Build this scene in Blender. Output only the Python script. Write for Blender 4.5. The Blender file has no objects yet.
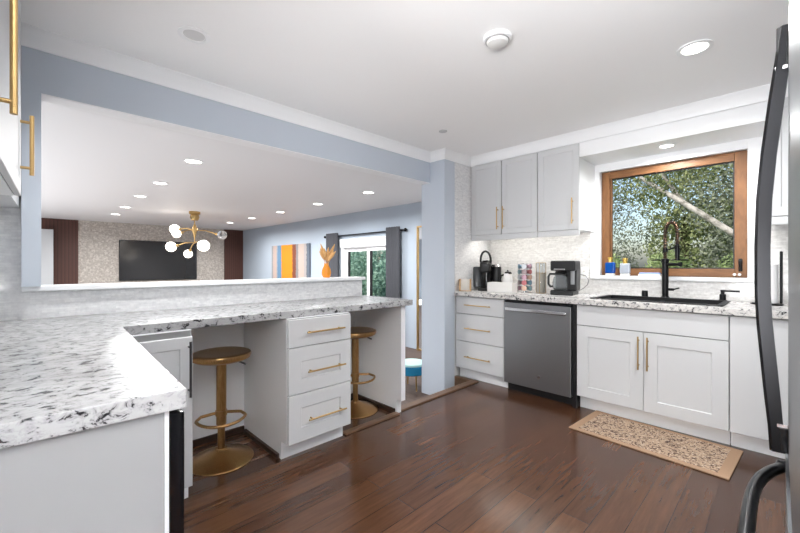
import bpy, bmesh, math, random
from math import sin, cos, pi, radians
from mathutils import Vector, Matrix
C = bpy.context.scene.collection
SC = bpy.context.scene
random.seed(7)

# ------------------------------------------------------------------ camera, world, light, exposure
cam_d = bpy.data.cameras.new('camera'); cam = bpy.data.objects.new('camera', cam_d); C.objects.link(cam)
cam.location = (0, 0, 1.2); cam.rotation_euler = (radians(90), 0, radians(45.6))
cam_d.sensor_width = 36; cam_d.lens = 378 / 800 * 36; cam_d.shift_y = -1.5 / 800; cam_d.clip_start = .01; cam_d.clip_end = 300
SC.camera = cam
w = bpy.data.worlds.new('sky'); SC.world = w; w.use_nodes = True
wn = w.node_tree.nodes; wl = w.node_tree.links
sky = wn.new('ShaderNodeTexSky'); sky.sky_type = 'NISHITA'; sky.sun_disc = False
sky.sun_elevation = radians(42); sky.sun_rotation = radians(200); sky.dust_density = 2.5
wl.new(sky.outputs[0], wn['Background'].inputs[0]); wn['Background'].inputs[1].default_value = .22
SC.view_settings.view_transform = 'Standard'; SC.view_settings.look = 'None'
SC.view_settings.exposure = 0.2; SC.view_settings.gamma = 1.0; SC.view_settings.use_curve_mapping = False
SC.cycles.diffuse_bounces = 7; SC.cycles.max_bounces = 14; SC.cycles.sample_clamp_indirect = 6
sun_d = bpy.data.lights.new('sun', 'SUN'); sun = bpy.data.objects.new('sun', sun_d); C.objects.link(sun)
sun.rotation_euler = (radians(42), 0, radians(-22)); sun_d.energy = 3.6; sun_d.angle = radians(2); sun_d.color = (1, .95, .86)

def area(name, loc, rot, sx, sy, power, col=(1, 1, 1), shape='RECTANGLE', spread=pi):
    d = bpy.data.lights.new(name, 'AREA'); o = bpy.data.objects.new(name, d); C.objects.link(o)
    d.shape = shape; d.size = sx
    if shape in ('RECTANGLE', 'ELLIPSE'): d.size_y = sy
    d.energy = power; d.color = col; d.spread = spread
    o.location = loc; o.rotation_euler = rot
    return o
P_REAR, P_SIDE, P_DIN, P_FLOOR, LOW_ = 205, 430, 115, 310, -.2
P_CAN, P_CANO, P_SOFFIT, P_LED = 18, 36, 12, 1.2
# added fill light behind the viewer, tilted up to brighten the ceiling
area('fill_rear', (.0, -3.28, .95), (radians(90 + 50), 0, 0), 1.8, 1.8, P_REAR, (.985, .99, 1), 'RECTANGLE', radians(130))
# unseen upward fill lights, added to brighten the kitchen and dining ceilings
area('fill_up_side', (2.0, -1.4, .9), (radians(180), 0, 0), 1.9, 2.3, P_SIDE, (.985, .99, 1))
area('fill_up_rear', (.4, -2.0, .75), (radians(180), 0, 0), 2.4, 1.8, P_FLOOR, (.985, .99, 1))
area('fill_up_dining', (-7.0, -1.2, LOW_ + .03), (radians(180), 0, 0), 6.5, 1.5, P_DIN, (.985, .99, 1))  # unseen uplight added low in the dining room, no door here

# ------------------------------------------------------------------ materials
def lin(c):
    return tuple((v / 255 / 12.92 if v / 255 <= .04045 else ((v / 255 + .055) / 1.055) ** 2.4) for v in c) + (1,)
def mat(name, rgb, rough=.5, metal=0, spec=.5, trans=0, ior=1.45, emit=None, estr=0, coat=0, alpha=1):
    m = bpy.data.materials.new(name); m.use_nodes = True
    b = m.node_tree.nodes['Principled BSDF']
    b.inputs['Base Color'].default_value = lin(rgb); b.inputs['Roughness'].default_value = rough
    b.inputs['Metallic'].default_value = metal; b.inputs['Specular IOR Level'].default_value = spec
    b.inputs['Transmission Weight'].default_value = trans; b.inputs['IOR'].default_value = ior
    b.inputs['Coat Weight'].default_value = coat; b.inputs['Alpha'].default_value = alpha
    if emit: b.inputs['Emission Color'].default_value = lin(emit); b.inputs['Emission Strength'].default_value = estr
    return m
def N(m, t, **kw):
    n = m.node_tree.nodes.new(t)
    for k, v in kw.items():
        if k in n.inputs: n.inputs[k].default_value = v
        else: setattr(n, k, v)
    return n
def L(m, a, b): m.node_tree.links.new(a, b)
def bsdf(m): return m.node_tree.nodes['Principled BSDF']
def ocoord(m, scale=(1, 1, 1), rot=(0, 0, 0)):
    t = N(m, 'ShaderNodeTexCoord'); p = N(m, 'ShaderNodeMapping'); p.inputs['Scale'].default_value = scale; p.inputs['Rotation'].default_value = rot
    L(m, t.outputs['Object'], p.inputs[0]); return p.outputs[0]
def ramp(m, src, stops, interp='LINEAR'):
    r = N(m, 'ShaderNodeValToRGB'); r.color_ramp.interpolation = interp
    e = r.color_ramp.elements
    while len(e) < len(stops): e.new(.5)
    for k, (p, c) in enumerate(stops): e[k].position = p; e[k].color = lin(c)
    L(m, src, r.inputs[0]); return r.outputs[0]
def mix(m, fac, a, b, mode='MIX'):
    n = N(m, 'ShaderNodeMix', data_type='RGBA', blend_type=mode)
    for s, v in ((0, fac), (6, a), (7, b)):
        if hasattr(v, 'is_output'): L(m, v, n.inputs[s])
        else: n.inputs[s].default_value = v
    return n.outputs[2]
def bump(m, h, strength=.2, dist=.01):
    b = N(m, 'ShaderNodeBump'); b.inputs['Strength'].default_value = strength; b.inputs['Distance'].default_value = dist
    L(m, h, b.inputs['Height']); L(m, b.outputs[0], bsdf(m).inputs['Normal'])
def noise(m, vec, scale, detail=4, rough=.6, dist=0):
    n = N(m, 'ShaderNodeTexNoise'); n.inputs['Scale'].default_value = scale; n.inputs['Detail'].default_value = detail
    n.inputs['Roughness'].default_value = rough; n.inputs['Distortion'].default_value = dist
    L(m, vec, n.inputs['Vector']); return n.outputs['Fac']

M = {}
M['ceiling'] = mat('ceiling_paint', (248, 248, 248), .8, spec=.2)
M['ceiling2'] = mat('ceiling_paint_dining', (240, 240, 241), .55, spec=.3)
M['white'] = mat('white_trim_paint', (244, 245, 246), .4)
M['cab'] = mat('white_cabinet_lacquer', (206, 207, 208), .35)
M['darkwall'] = mat('darkened_unseen_wall', (104, 110, 120), .7, spec=.2)  # for unseen walls, coloured dark to cut the light they bounce back
M['seam'] = mat('cabinet_inside_grey', (120, 120, 120), .7)
M['blue'] = mat('pale_blue_wall_paint', (195, 203, 213), .7, spec=.2)
M['blue2'] = mat('blue_wall_paint_dining', (172, 182, 193), .7, spec=.2)
M['gold'] = mat('brushed_gold_metal', (190, 146, 88), .3, 1)
bm_ = M['gold']; v = ocoord(bm_, (60, 60, 4)); L(bm_, ramp(bm_, noise(bm_, v, 6, 3), [(.3, (150, 114, 70)), (.7, (190, 154, 106))]), bsdf(bm_).inputs['Base Color'])
M['brass'] = mat('brass_bar_pull', (192, 160, 108), .32, 1)
M['dark_metal'] = mat('shaded_brass_dark_steel', (88, 88, 90), .3, 1)
M['black'] = mat('matte_black_plastic', (22, 22, 24), .4)
M['blackgloss'] = mat('glossy_black', (12, 12, 14), .12)
M['blackmetal'] = mat('black_metal', (26, 26, 28), .32, .6)
M['chrome'] = mat('chrome', (220, 220, 222), .12, 1)
M['slate'] = mat('slate_stainless', (150, 151, 153), .38, 1)
M['stainless'] = mat('stainless_steel', (132, 134, 137), .36, 1)
M['fridgeside'] = mat('grey_fridge_side', (90, 91, 94), .5, .3)
M['handle_grey'] = mat('satin_dark_handle_metal', (62, 62, 64), .28, 1)
M['glass'] = mat('clear_glass', (255, 255, 255), .02, trans=1, ior=1.45)
M['pane'] = mat('window_pane_glass', (255, 255, 255), 0, trans=1, ior=1.02, spec=.3)
M['sinkblack'] = mat('black_granite_composite', (24, 24, 26), .45)
M['lamp'] = mat('lit_lamp_lens', (255, 255, 255), .4, emit=(255, 250, 240), estr=9)
M['lampoff'] = mat('dim_lamp_lens', (235, 235, 235), .4, emit=(255, 250, 240), estr=.1)
M['globe'] = mat('lit_frosted_globe', (255, 255, 255), .3, emit=(255, 246, 232), estr=3.2)
M['globeclear'] = mat('clear_globe_glass', (255, 255, 255), .03, trans=.9, ior=1.2)
M['tv'] = mat('dark_tv_screen', (38, 37, 38), .16, spec=.8)
M['curtain'] = mat('charcoal_curtain_fabric', (92, 93, 98), .85)
M['shade'] = mat('white_roller_shade', (226, 228, 230), .8)
M['teal'] = mat('teal_velvet', (24, 120, 160), .8)
M['teal_lit'] = mat('daylit_teal_velvet', (188, 222, 216), .7)
M['orange_glass'] = mat('amber_glass', (226, 140, 30), .12, spec=.7)
M['pampas'] = mat('dried_pampas', (214, 168, 112), .9)
M['bluesoap'] = mat('blue_soap_liquid', (10, 72, 150), .12)
M['clearsoap'] = mat('pale_bottle_plastic', (206, 214, 226), .12, trans=.3)
M['goldcap'] = mat('gold_cap', (214, 178, 92), .3, .7)
M['sponge'] = mat('blue_sponge', (150, 170, 215), .9)
M['paper'] = mat('white_paper_roll', (244, 244, 244), .9)
M['boxwhite'] = mat('white_ceramic_box', (234, 232, 228), .4)
M['bark'] = mat('pale_grey_bark', (184, 180, 172), .9)
bk = M['bark']; L(bk, ramp(bk, noise(bk, ocoord(bk), 9, 5, .7), [(.35, (104, 102, 92)), (.6, (190, 186, 178))]), bsdf(bk).inputs['Base Color'])
M['barkdark'] = mat('dark_bark', (74, 64, 52), .9)
M['soil'] = mat('grass_ground', (120, 146, 84), .95)
M['coffee'] = mat('pod_blend', (150, 90, 80), .4)

def tile_mat(name, axes, sx, sy, c1, c2, mortar, rough=.25):
    m = mat(name, c1, rough)
    t = N(m, 'ShaderNodeTexCoord'); s = N(m, 'ShaderNodeSeparateXYZ'); L(m, t.outputs['Object'], s.inputs[0])
    c = N(m, 'ShaderNodeCombineXYZ'); L(m, s.outputs[axes[0]], c.inputs[0]); L(m, s.outputs[axes[1]], c.inputs[1])
    b = N(m, 'ShaderNodeTexBrick'); L(m, c.outputs[0], b.inputs['Vector'])
    b.inputs['Scale'].default_value = 1; b.inputs['Brick Width'].default_value = sx; b.inputs['Row Height'].default_value = sy
    b.inputs['Mortar Size'].default_value = .0009; b.inputs['Bias'].default_value = 0
    b.inputs['Color1'].default_value = lin(c1); b.inputs['Color2'].default_value = lin(c2); b.inputs['Mortar'].default_value = lin(mortar)
    n = noise(m, c.outputs[0], 38, 3, .6)
    col = mix(m, .5, b.outputs['Color'], ramp(m, n, [(.3, c2), (.62, c1)]))
    L(m, col, bsdf(m).inputs['Base Color'])
    bump(m, b.outputs['Fac'], .12, .002)
    r = ramp(m, n, [(.3, (40, 40, 40)), (.7, (120, 120, 120))]); L(m, r, bsdf(m).inputs['Roughness'])
    return m
M['tile_yz'] = tile_mat('pearl_mosaic_tile', (1, 2), .045, .012, (238, 238, 238), (206, 206, 208), (214, 214, 214))
M['tile_xz'] = tile_mat('pearl_mosaic_tile_back', (0, 2), .045, .012, (230, 229, 227), (194, 192, 190), (206, 205, 203))

m = M['floor'] = mat('dark_walnut_planks', (70, 44, 32), .3, spec=.5)
v = ocoord(m, rot=(0, 0, radians(90)))
b = N(m, 'ShaderNodeTexBrick'); L(m, v, b.inputs['Vector'])
b.inputs['Scale'].default_value = 1; b.inputs['Brick Width'].default_value = 1.35; b.inputs['Row Height'].default_value = .127
b.inputs['Mortar Size'].default_value = .0016; b.inputs['Mortar Smooth'].default_value = .2; b.offset = .37
b.inputs['Color1'].default_value = lin((98, 67, 47)); b.inputs['Color2'].default_value = lin((70, 47, 35)); b.inputs['Mortar'].default_value = lin((26, 16, 12))
v2 = ocoord(m, (14, 1.1, 1)); n1 = noise(m, v2, 3, 6, .65, .4)
v3 = ocoord(m, (1, 1, 1)); n2 = noise(m, v3, 2.2, 2)
col = mix(m, .75, b.outputs['Color'], ramp(m, n1, [(.25, (150, 140, 134)), (.75, (255, 250, 246))]), 'MULTIPLY')
L(m, col, bsdf(m).inputs['Base Color'])
L(m, ramp(m, n1, [(.3, (112, 112, 112)), (.7, (132, 132, 132))]), bsdf(m).inputs['Roughness'])
bump(m, b.outputs['Fac'], -.25, .002)

def granite(name, base=(228, 227, 226), sc=1.0):
    m = mat(name, base, .24, spec=.22)
    v = ocoord(m, (sc, sc * .75, sc), (0, 0, radians(25)))
    big = noise(m, v, 7, 5, .65, .6); mid = noise(m, v, 38, 6, .72, .5); fine = noise(m, v, 85, 4, .7)
    c0 = ramp(m, big, [(.35, tuple(int(v * .9) for v in base)), (.6, base)])
    c1 = mix(m, ramp(m, mid, [(.42, (205, 205, 205)), (.53, (0, 0, 0))]), c0, lin((128, 127, 129)))
    msk = ramp(m, mid, [(.395, (255, 255, 255)), (.435, (0, 0, 0))])
    c2 = mix(m, msk, c1, lin((30, 29, 31)))
    c3 = mix(m, ramp(m, fine, [(.30, (220, 220, 220)), (.36, (0, 0, 0))]), c2, lin((84, 82, 84)))
    L(m, c3, bsdf(m).inputs['Base Color'])
    return m
M['granite'] = granite('white_black_granite', (178, 178, 178))
M['granite2'] = granite('white_grey_granite', (216, 213, 209), .8)

def wood(name, a, b_, axis_scale, rough=.45, sc=4):
    m = mat(name, a, rough); v = ocoord(m, axis_scale); n = noise(m, v, sc, 5, .6, .6)
    L(m, ramp(m, n, [(.3, a), (.7, b_)]), bsdf(m).inputs['Base Color']); return m
M['winwood'] = wood('oiled_cedar_frame', (108, 70, 40), (142, 97, 58), (6, 6, 1.5))
M['winwoodh'] = wood('oiled_cedar_rail', (108, 70, 40), (142, 97, 58), (1.5, 6, 6))
M['darktrim'] = wood('dark_walnut_trim', (44, 32, 26), (66, 48, 38), (2, 2, 8))
M['strip'] = wood('walnut_transition_strip', (80, 58, 42), (112, 86, 66), (8, 1.5, 8))
M['floor_dining'] = wood('grey_brown_planks', (66, 52, 45), (92, 76, 68), (1, 8, 1), .5)
M['deskwood'] = wood('light_wood', (168, 128, 84), (198, 160, 112), (4, 4, 10))
m = M['slat'] = mat('dark_wood_slats', (66, 40, 34), .55)
t = N(m, 'ShaderNodeTexCoord'); s_ = N(m, 'ShaderNodeSeparateXYZ'); L(m, t.outputs['Object'], s_.inputs[0])
mm = N(m, 'ShaderNodeMath', operation='MULTIPLY'); L(m, s_.outputs[1], mm.inputs[0]); mm.inputs[1].default_value = 16
fr = N(m, 'ShaderNodeMath', operation='FRACT'); L(m, mm.outputs[0], fr.inputs[0])
L(m, ramp(m, fr.outputs[0], [(0, (40, 24, 20)), (.2, (78, 48, 40)), (.9, (86, 54, 45))]), bsdf(m).inputs['Base Color'])
m = M['wallpaper'] = mat('silver_beige_mosaic_wallpaper', (196, 186, 176), .4)
v = ocoord(m); vo = N(m, 'ShaderNodeTexVoronoi'); vo.inputs['Scale'].default_value = 34; L(m, v, vo.inputs['Vector'])
sep = N(m, 'ShaderNodeSeparateColor'); L(m, vo.outputs['Color'], sep.inputs[0])
L(m, ramp(m, sep.outputs[0], [(0, (168, 160, 151)), (.6, (186, 178, 169)), (1, (205, 198, 190))]), bsdf(m).inputs['Base Color'])
m = M['painting'] = mat('striped_abstract_canvas', (200, 190, 180), .7)
t = N(m, 'ShaderNodeTexCoord'); s_ = N(m, 'ShaderNodeSeparateXYZ'); L(m, t.outputs['Generated'], s_.inputs[0])
nz = noise(m, t.outputs['Generated'], 14, 4); ad = N(m, 'ShaderNodeMath', operation='MULTIPLY_ADD'); L(m, nz, ad.inputs[0]); ad.inputs[1].default_value = .05; L(m, s_.outputs[0], ad.inputs[2])
L(m, ramp(m, ad.outputs[0], [(0, (140, 140, 142)), (.07, (180, 158, 148)), (.17, (150, 152, 156)), (.2, (96, 128, 156)), (.31, (206, 130, 20)), (.61, (120, 66, 44)), (.7, (126, 122, 124)), (.76, (176, 160, 150)), (.9, (158, 152, 150)), (.96, (92, 100, 112))], 'CONSTANT'), bsdf(m).inputs['Base Color'])
m = M['rug'] = mat('beige_brown_patterned_rug', (190, 160, 126), .95, spec=.1)
v = ocoord(m); vo = N(m, 'ShaderNodeTexVoronoi'); vo.inputs['Scale'].default_value = 52; L(m, v, vo.inputs['Vector'])
n1 = noise(m, v, 46, 3, .6, 1.5)
pat = mix(m, ramp(m, n1, [(.44, (255, 255, 255)), (.5, (0, 0, 0))]), lin((176, 152, 130)), lin((88, 70, 62)))
pat = mix(m, ramp(m, vo.outputs['Distance'], [(.16, (255, 255, 255)), (.3, (0, 0, 0))]), pat, lin((200, 184, 166)))
s_ = N(m, 'ShaderNodeSeparateXYZ'); L(m, v, s_.inputs[0])
def absgt(out, lim):
    a = N(m, 'ShaderNodeMath', operation='ABSOLUTE'); L(m, out, a.inputs[0]); g = N(m, 'ShaderNodeMath', operation='GREATER_THAN'); L(m, a.outputs[0], g.inputs[0]); g.inputs[1].default_value = lim; return g.outputs[0]
mx = N(m, 'ShaderNodeMath', operation='MAXIMUM'); L(m, absgt(s_.outputs[0], .395), mx.inputs[0]); L(m, absgt(s_.outputs[1], .208), mx.inputs[1])
L(m, mix(m, mx.outputs[0], pat, lin((158, 130, 106))), bsdf(m).inputs['Base Color']); bump(m, n1, .3, .004)
def leafmat(name, a, b_):
    m = mat(name, a, .7, spec=.2); v = ocoord(m); n = noise(m, v, 2.5, 5, .7); L(m, ramp(m, n, [(.35, a), (.65, b_)]), bsdf(m).inputs['Base Color']); return m
M['leaf1'] = leafmat('green_leaves', (84, 98, 62), (150, 158, 112))
M['leaf2'] = leafmat('pale_green_leaves', (138, 160, 104), (196, 208, 152))
M['leaf3'] = leafmat('dark_green_leaves', (98, 106, 92), (146, 154, 134))
M['leaf4'] = leafmat('blue_green_leaves', (86, 128, 112), (176, 206, 188))

# ------------------------------------------------------------------ mesh helpers
class MB:
    def __init__(s): s.bm = bmesh.new()
    def _add(s, t):
        me = bpy.data.meshes.new('t'); t.to_mesh(me); t.free(); s.bm.from_mesh(me); bpy.data.meshes.remove(me); return s
    def box(s, x0, x1, y0, y1, z0, z1, bev=0, seg=2, rot=None, piv=None):
        t = bmesh.new(); bmesh.ops.create_cube(t, size=1)
        for v in t.verts: v.co = Vector(((x0 + x1) / 2 + v.co.x * (x1 - x0), (y0 + y1) / 2 + v.co.y * (y1 - y0), (z0 + z1) / 2 + v.co.z * (z1 - z0)))
        if bev: bmesh.ops.bevel(t, geom=t.edges[:], offset=bev, segments=seg, profile=.5, affect='EDGES')
        if rot:
            p = Vector(piv or ((x0 + x1) / 2, (y0 + y1) / 2, (z0 + z1) / 2)); bmesh.ops.rotate(t, verts=t.verts, cent=p, matrix=rot)
        return s._add(t)
    def cyl(s, p0, p1, r, seg=20, r2=None):
        p0, p1 = Vector(p0), Vector(p1); d = p1 - p0; t = bmesh.new()
        bmesh.ops.create_cone(t, cap_ends=True, segments=seg, radius1=r, radius2=r if r2 is None else r2, depth=d.length)
        q = Vector((0, 0, 1)).rotation_difference(d).to_matrix().to_4x4()
        bmesh.ops.transform(t, verts=t.verts, matrix=Matrix.Translation((p0 + p1) / 2) @ q); return s._add(t)
    def sphere(s, c, r, seg=20, sc=(1, 1, 1)):
        t = bmesh.new(); bmesh.ops.create_uvsphere(t, u_segments=seg, v_segments=seg // 2 + 2, radius=r)
        for v in t.verts: v.co = Vector((c[0] + v.co.x * sc[0], c[1] + v.co.y * sc[1], c[2] + v.co.z * sc[2]))
        return s._add(t)
    def lathe(s, prof, c=(0, 0, 0), seg=32, hollow=False):
        t = bmesh.new(); rings = []
        for r, z in prof:
            if r < 1e-5: rings.append([t.verts.new((c[0], c[1], c[2] + z))])
            else: rings.append([t.verts.new((c[0] + r * cos(2 * pi * k / seg), c[1] + r * sin(2 * pi * k / seg), c[2] + z)) for k in range(seg)])
        for a, b in zip(rings, rings[1:]):
            for k in range(seg):
                k2 = (k + 1) % seg
                if len(a) == 1 and len(b) == 1: continue
                if len(a) == 1: t.faces.new((a[0], b[k2], b[k]))
                elif len(b) == 1: t.faces.new((a[k], a[k2], b[0]))
                else: t.faces.new((a[k], a[k2], b[k2], b[k]))
        if not hollow:
            for rg, fl in ((rings[0], True), (rings[-1], False)):
                if len(rg) > 1: t.faces.new(rg[::-1] if fl else rg)
        bmesh.ops.recalc_face_normals(t, faces=t.faces); return s._add(t)
    def tube(s, pts, r, seg=10, closed=False, sc=None):
        pts = [Vector(p) for p in pts]; n = len(pts); t = bmesh.new(); rings = []
        up = Vector((0, 0, 1)); prev = None
        for i, p in enumerate(pts):
            a = pts[(i - 1) % n] if (i or closed) else pts[0]; b = pts[(i + 1) % n] if (i < n - 1 or closed) else pts[-1]
            d = (b - a).normalized()
            if prev is None: u = d.cross(up if abs(d.z) < .9 else Vector((1, 0, 0))).normalized()
            else: u = (prev - d * prev.dot(d)).normalized()
            prev = u; v = d.cross(u); rr = r[i] if isinstance(r, (list, tuple)) else r
            rings.append([t.verts.new(p + u * rr * cos(2 * pi * k / seg) + v * rr * sin(2 * pi * k / seg)) for k in range(seg)])
        for i in range(n if closed else n - 1):
            a, b = rings[i], rings[(i + 1) % n]
            for k in range(seg): t.faces.new((a[k], a[(k + 1) % seg], b[(k + 1) % seg], b[k]))
        if not closed: t.faces.new(rings[0][::-1]); t.faces.new(rings[-1])
        bmesh.ops.recalc_face_normals(t, faces=t.faces); return s._add(t)
    def prism(s, poly, z0, z1, bev=0, seg=2):
        t = bmesh.new(); f = t.faces.new([t.verts.new((x, y, z0)) for x, y in poly])
        r = bmesh.ops.extrude_face_region(t, geom=[f])
        for v in [g for g in r['geom'] if isinstance(g, bmesh.types.BMVert)]: v.co.z = z1
        bmesh.ops.recalc_face_normals(t, faces=t.faces)
        if bev: bmesh.ops.bevel(t, geom=t.edges[:], offset=bev, segments=seg, profile=.5, affect='EDGES')
        return s._add(t)
    def sweep(s, prof, a, b, axis, ma=0, mb=0):
        """profile (u,z) extruded along axis 'x' or 'y' from a to b; u is the other horizontal axis"""
        t = bmesh.new()
        def P(u, z, q): return (q, u, z) if axis == 'x' else (u, q, z)
        u0 = prof[0][0]                                   # ma, mb: mitre slope of the two ends per unit off the wall
        A = [t.verts.new(P(u, z, a + ma * abs(u - u0))) for u, z in prof]; B = [t.verts.new(P(u, z, b + mb * abs(u - u0))) for u, z in prof]
        t.faces.new(A); t.faces.new(B[::-1]); n = len(prof)
        for k in range(n): t.faces.new((A[k], B[k], B[(k + 1) % n], A[(k + 1) % n]))
        bmesh.ops.recalc_face_normals(t, faces=t.faces); return s._add(t)
    def front(s, x0, x1, z0, z1, t=.019, rail=0, rec=.007, y=0):
        """cabinet front in the xz plane facing -y; shaker frame if rail"""
        loops = [(0, t), (0, .002), (.002, 0)]
        if rail: loops += [(rail, 0), (rail + .005, rec)]
        tb = bmesh.new(); rs = []
        for i, yy in loops: rs.append([tb.verts.new((a, y + yy, c)) for a, c in ((x0 + i, z0 + i), (x1 - i, z0 + i), (x1 - i, z1 - i), (x0 + i, z1 - i))])
        for a, b in zip(rs, rs[1:]):
            for k in range(4): tb.faces.new((a[k], a[(k + 1) % 4], b[(k + 1) % 4], b[k]))
        tb.faces.new(rs[-1]); tb.faces.new(rs[0][::-1]); bmesh.ops.recalc_face_normals(tb, faces=tb.faces); return s._add(tb)
    def build(s, name, material, parent=None, smooth=True, kind=None):
        me = bpy.data.meshes.new(name); s.bm.to_mesh(me); s.bm.free()
        me.materials.append(material)
        if smooth:
            me.polygons.foreach_set('use_smooth', [True] * len(me.polygons)); me.set_sharp_from_angle(angle=radians(38))
        o = bpy.data.objects.new(name, me); C.objects.link(o)
        if smooth and len(me.polygons) < 4000:
            wn_ = o.modifiers.new('weighted_normal', 'WEIGHTED_NORMAL'); wn_.keep_sharp = True
        if parent: o.parent = parent
        if kind: o['kind'] = kind
        return o
def thing(name, label, cat, loc=(0, 0, 0), rz=0, group=None):
    o = bpy.data.objects.new(name, None); o.empty_display_size = .1; C.objects.link(o); o.location = loc; o.rotation_euler = (0, 0, rz)
    return tag(o, label, cat, group)
def tag(o, label, cat, group=None):
    o['label'] = label; o['category'] = cat
    if group: o['group'] = group
    return o
def dup(o, parent=None):
    c = o.copy(); C.objects.link(c)
    if parent: c.parent = parent; c.matrix_parent_inverse = Matrix()
    for ch in [x for x in bpy.data.objects if x.parent == o]: dup(ch, c)
    return c
def S(name, mb, m, parent=None): return mb.build(name, m, parent, kind=None if parent else 'structure')

# ------------------------------------------------------------------ the shell
CZ, DZ, LOW = 2.39, 2.24, -.2                 # kitchen ceiling, dining ceiling, dining floor
WY, BY = 3.95, 4.6                            # window wall of the kitchen, outer wall of the dining room
S('floor', MB().box(-2.28, 3.1, -3.3, WY + .1, -.2, 0).box(-2.76, -2.28, -3.3, 2.2, -.2, 0), M['floor'])
S('floor_dining', MB().box(-11.6, -2.28, -2.1, BY, LOW - .1, LOW), M['floor_dining'])
S('ceiling', MB().box(-2.72, 3.1, -3.3, WY + .1, CZ, CZ + .1), M['ceiling'])
S('ceiling_dining', MB().box(-11.6, -2.80, -2.1, BY, DZ, DZ + .1), M['ceiling2'])
S('wall_left', MB().box(-2.80, -2.68, -.03, 3.075, 2.085, CZ + .1).box(-2.80, -2.68, -.03, .042, 1.09, 2.085)          # header and the strip beside the opening
  .box(-2.80, -2.48, 3.075, 3.245, LOW, CZ + .1), M['blue'])
S('wall_half', MB().box(-2.86, -2.75, -.03, 2.2, LOW, .9205).box(-2.86, -2.758, -.03, 2.2, .9205, 1.064), M['white'])
S('wall_passage', MB().box(-2.80, -2.484, 3.245, BY + .1, LOW, CZ + .1), M['cab'])
hw = S('wall_half_tile', MB().box(-2.758, -2.75, -.03, 2.2, .921, 1.064).box(-2.758, -2.75, -.42, -.03, .921, 1.6), M['tile_yz'])
S('wall_left_tile', MB().box(-2.484, -2.476, 3.245, WY, .921, 2.3), M['tile_yz'])
S('wall_rear_left', MB().box(-2.86, -2.758, -2.1, -.03, LOW, CZ + .1), M['cab'])
S('trim_1', MB().box(-2.88, -2.715, -.03, 2.215, 1.064, 1.09, .003), M['white'])                                      # ledge cap of the half wall
S('trim_10', MB().box(-2.803, -2.684, .042, 3.075, 2.080, 2.0855), M['white'])
S('trim_2', MB().box(-2.282, -2.205, 2.17, 3.29, -.004, .012, .004), M['strip'])                               # nosing at the step
S('trim_3', MB().box(-2.215, -2.165, 1.59, 2.12, 0, .014, .004), M['strip'])
S('trim_4', MB().box(-2.484, -2.282, 3.245, 3.29, LOW, .012, .004), M['strip'])
# window wall with its hole
wx0, wx1, wz0, wz1 = -1.262, -.207, 1.10, 2.10
S('wall_back', MB().box(-2.48, wx0, WY, WY + .14, 0, CZ + .1).box(wx1, .9, WY, WY + .14, 0, CZ + .1).box(wx0, wx1, WY, WY + .14, 0, wz0).box(wx0, wx1, WY, WY + .14, wz1, CZ + .1), M['white'])
S('wall_back_tile', MB().box(-2.476, -1.335, WY - .008, WY, .921, 1.56).box(-1.335, -.14, WY - .008, WY, .921, 1.062).box(-.14, .88, WY - .008, WY, .921, 1.5), M['tile_xz'])
S('wall_right', MB().box(.8, .92, .35, WY + .1, 0, CZ + .1).box(.8, 3.1, .23, .35, 0, CZ + .1), M['darkwall'])
S('wall_rear', MB().box(-2.8, -.9, -3.4, -3.3, 0, CZ + .1).box(2.7, 3.1, -3.4, -3.3, 0, CZ + .1).box(-.9, 2.7, -3.4, -3.3, 2.3, CZ + .1), M['darkwall'])
S('wall_side', MB().box(3.1, 3.2, -.3, .35, 0, CZ + .1).box(3.1, 3.2, -3.4, -2.7, 0, CZ + .1).box(3.1, 3.2, -2.7, -.3, 2.3, CZ + .1), M['darkwall'])
for nm, (x0, x1, y0, y1) in (('door_2', (-.9, 2.7, -3.37, -3.33)), ('door_3', (3.13, 3.17, -2.7, -.3))):                # unseen patio doors behind the viewer, added as openings for daylight
    d = S(nm, MB().box(x0, x1, y0, y1, 0, .08).box(x0, x1, y0, y1, 2.22, 2.3), M['white'])
    fr = MB(); n = 3
    for k in range(n + 1):
        if x1 - x0 > 1: c = x0 + (x1 - x0) * k / n; fr.box(c - .04, c + .04, y0, y1, .08, 2.22)
        else: c = y0 + (y1 - y0) * k / n; fr.box(x0, x1, c - .04, c + .04, .08, 2.22)
    fr.build('frame', M['white'], d)
# dining room walls
S('wall_dining_back', MB().box(-6.40, -4.74, BY, BY + .12, 1.62, DZ + .1).box(-11.6, -6.40, BY, BY + .12, LOW, DZ + .1).box(-4.74, -2.80, BY, BY + .12, LOW, DZ + .1), M['blue2'])
S('wall_dining_far', MB().box(-11.6, -11.5, .80, 4.06, LOW, DZ), M['wallpaper'])
S('wall_dining_slats', MB().box(-11.6, -11.47, 4.06, BY, LOW, DZ).box(-11.6, -11.47, -2.1, .80, LOW, DZ), M['slat'])
S('wall_dining_left', MB().box(-11.6, -2.8, -2.2, -2.1, LOW, DZ + .1), M['blue2'])
S('door_4', MB().box(-11.30, -11.26, .16, .37, LOW, 1.98, .004), mat('pale_grey_door', (196, 198, 200), .5))
# crown mouldings
def crown(u, d, z=CZ, h=.09, p=.06):   # profile: u wall plane, d direction into the room
    return [(u, z - h), (u + d * .010, z - h), (u + d * .012, z - h + .018), (u + d * .020, z - h + .034), (u + d * p * .55, z - .026), (u + d * p * .85, z - .010), (u + d * p, z - .004), (u + d * p, z), (u, z)]
S('trim_5', MB().sweep(crown(-2.68, 1), -.06, 3.075, 'y', 0, -1), M['white'])
S('trim_6', MB().sweep(crown(3.075, -1), -2.68, -2.48, 'x', 1, 1), M['white'])
S('trim_7', MB().sweep(crown(-2.48, 1), 3.075, 3.53, 'y', -1, 0), M['white'])
S('trim_8', MB().sweep(crown(3.53, -1, CZ, .09, .06), -2.484, .80, 'x'), M['white'])
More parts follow.
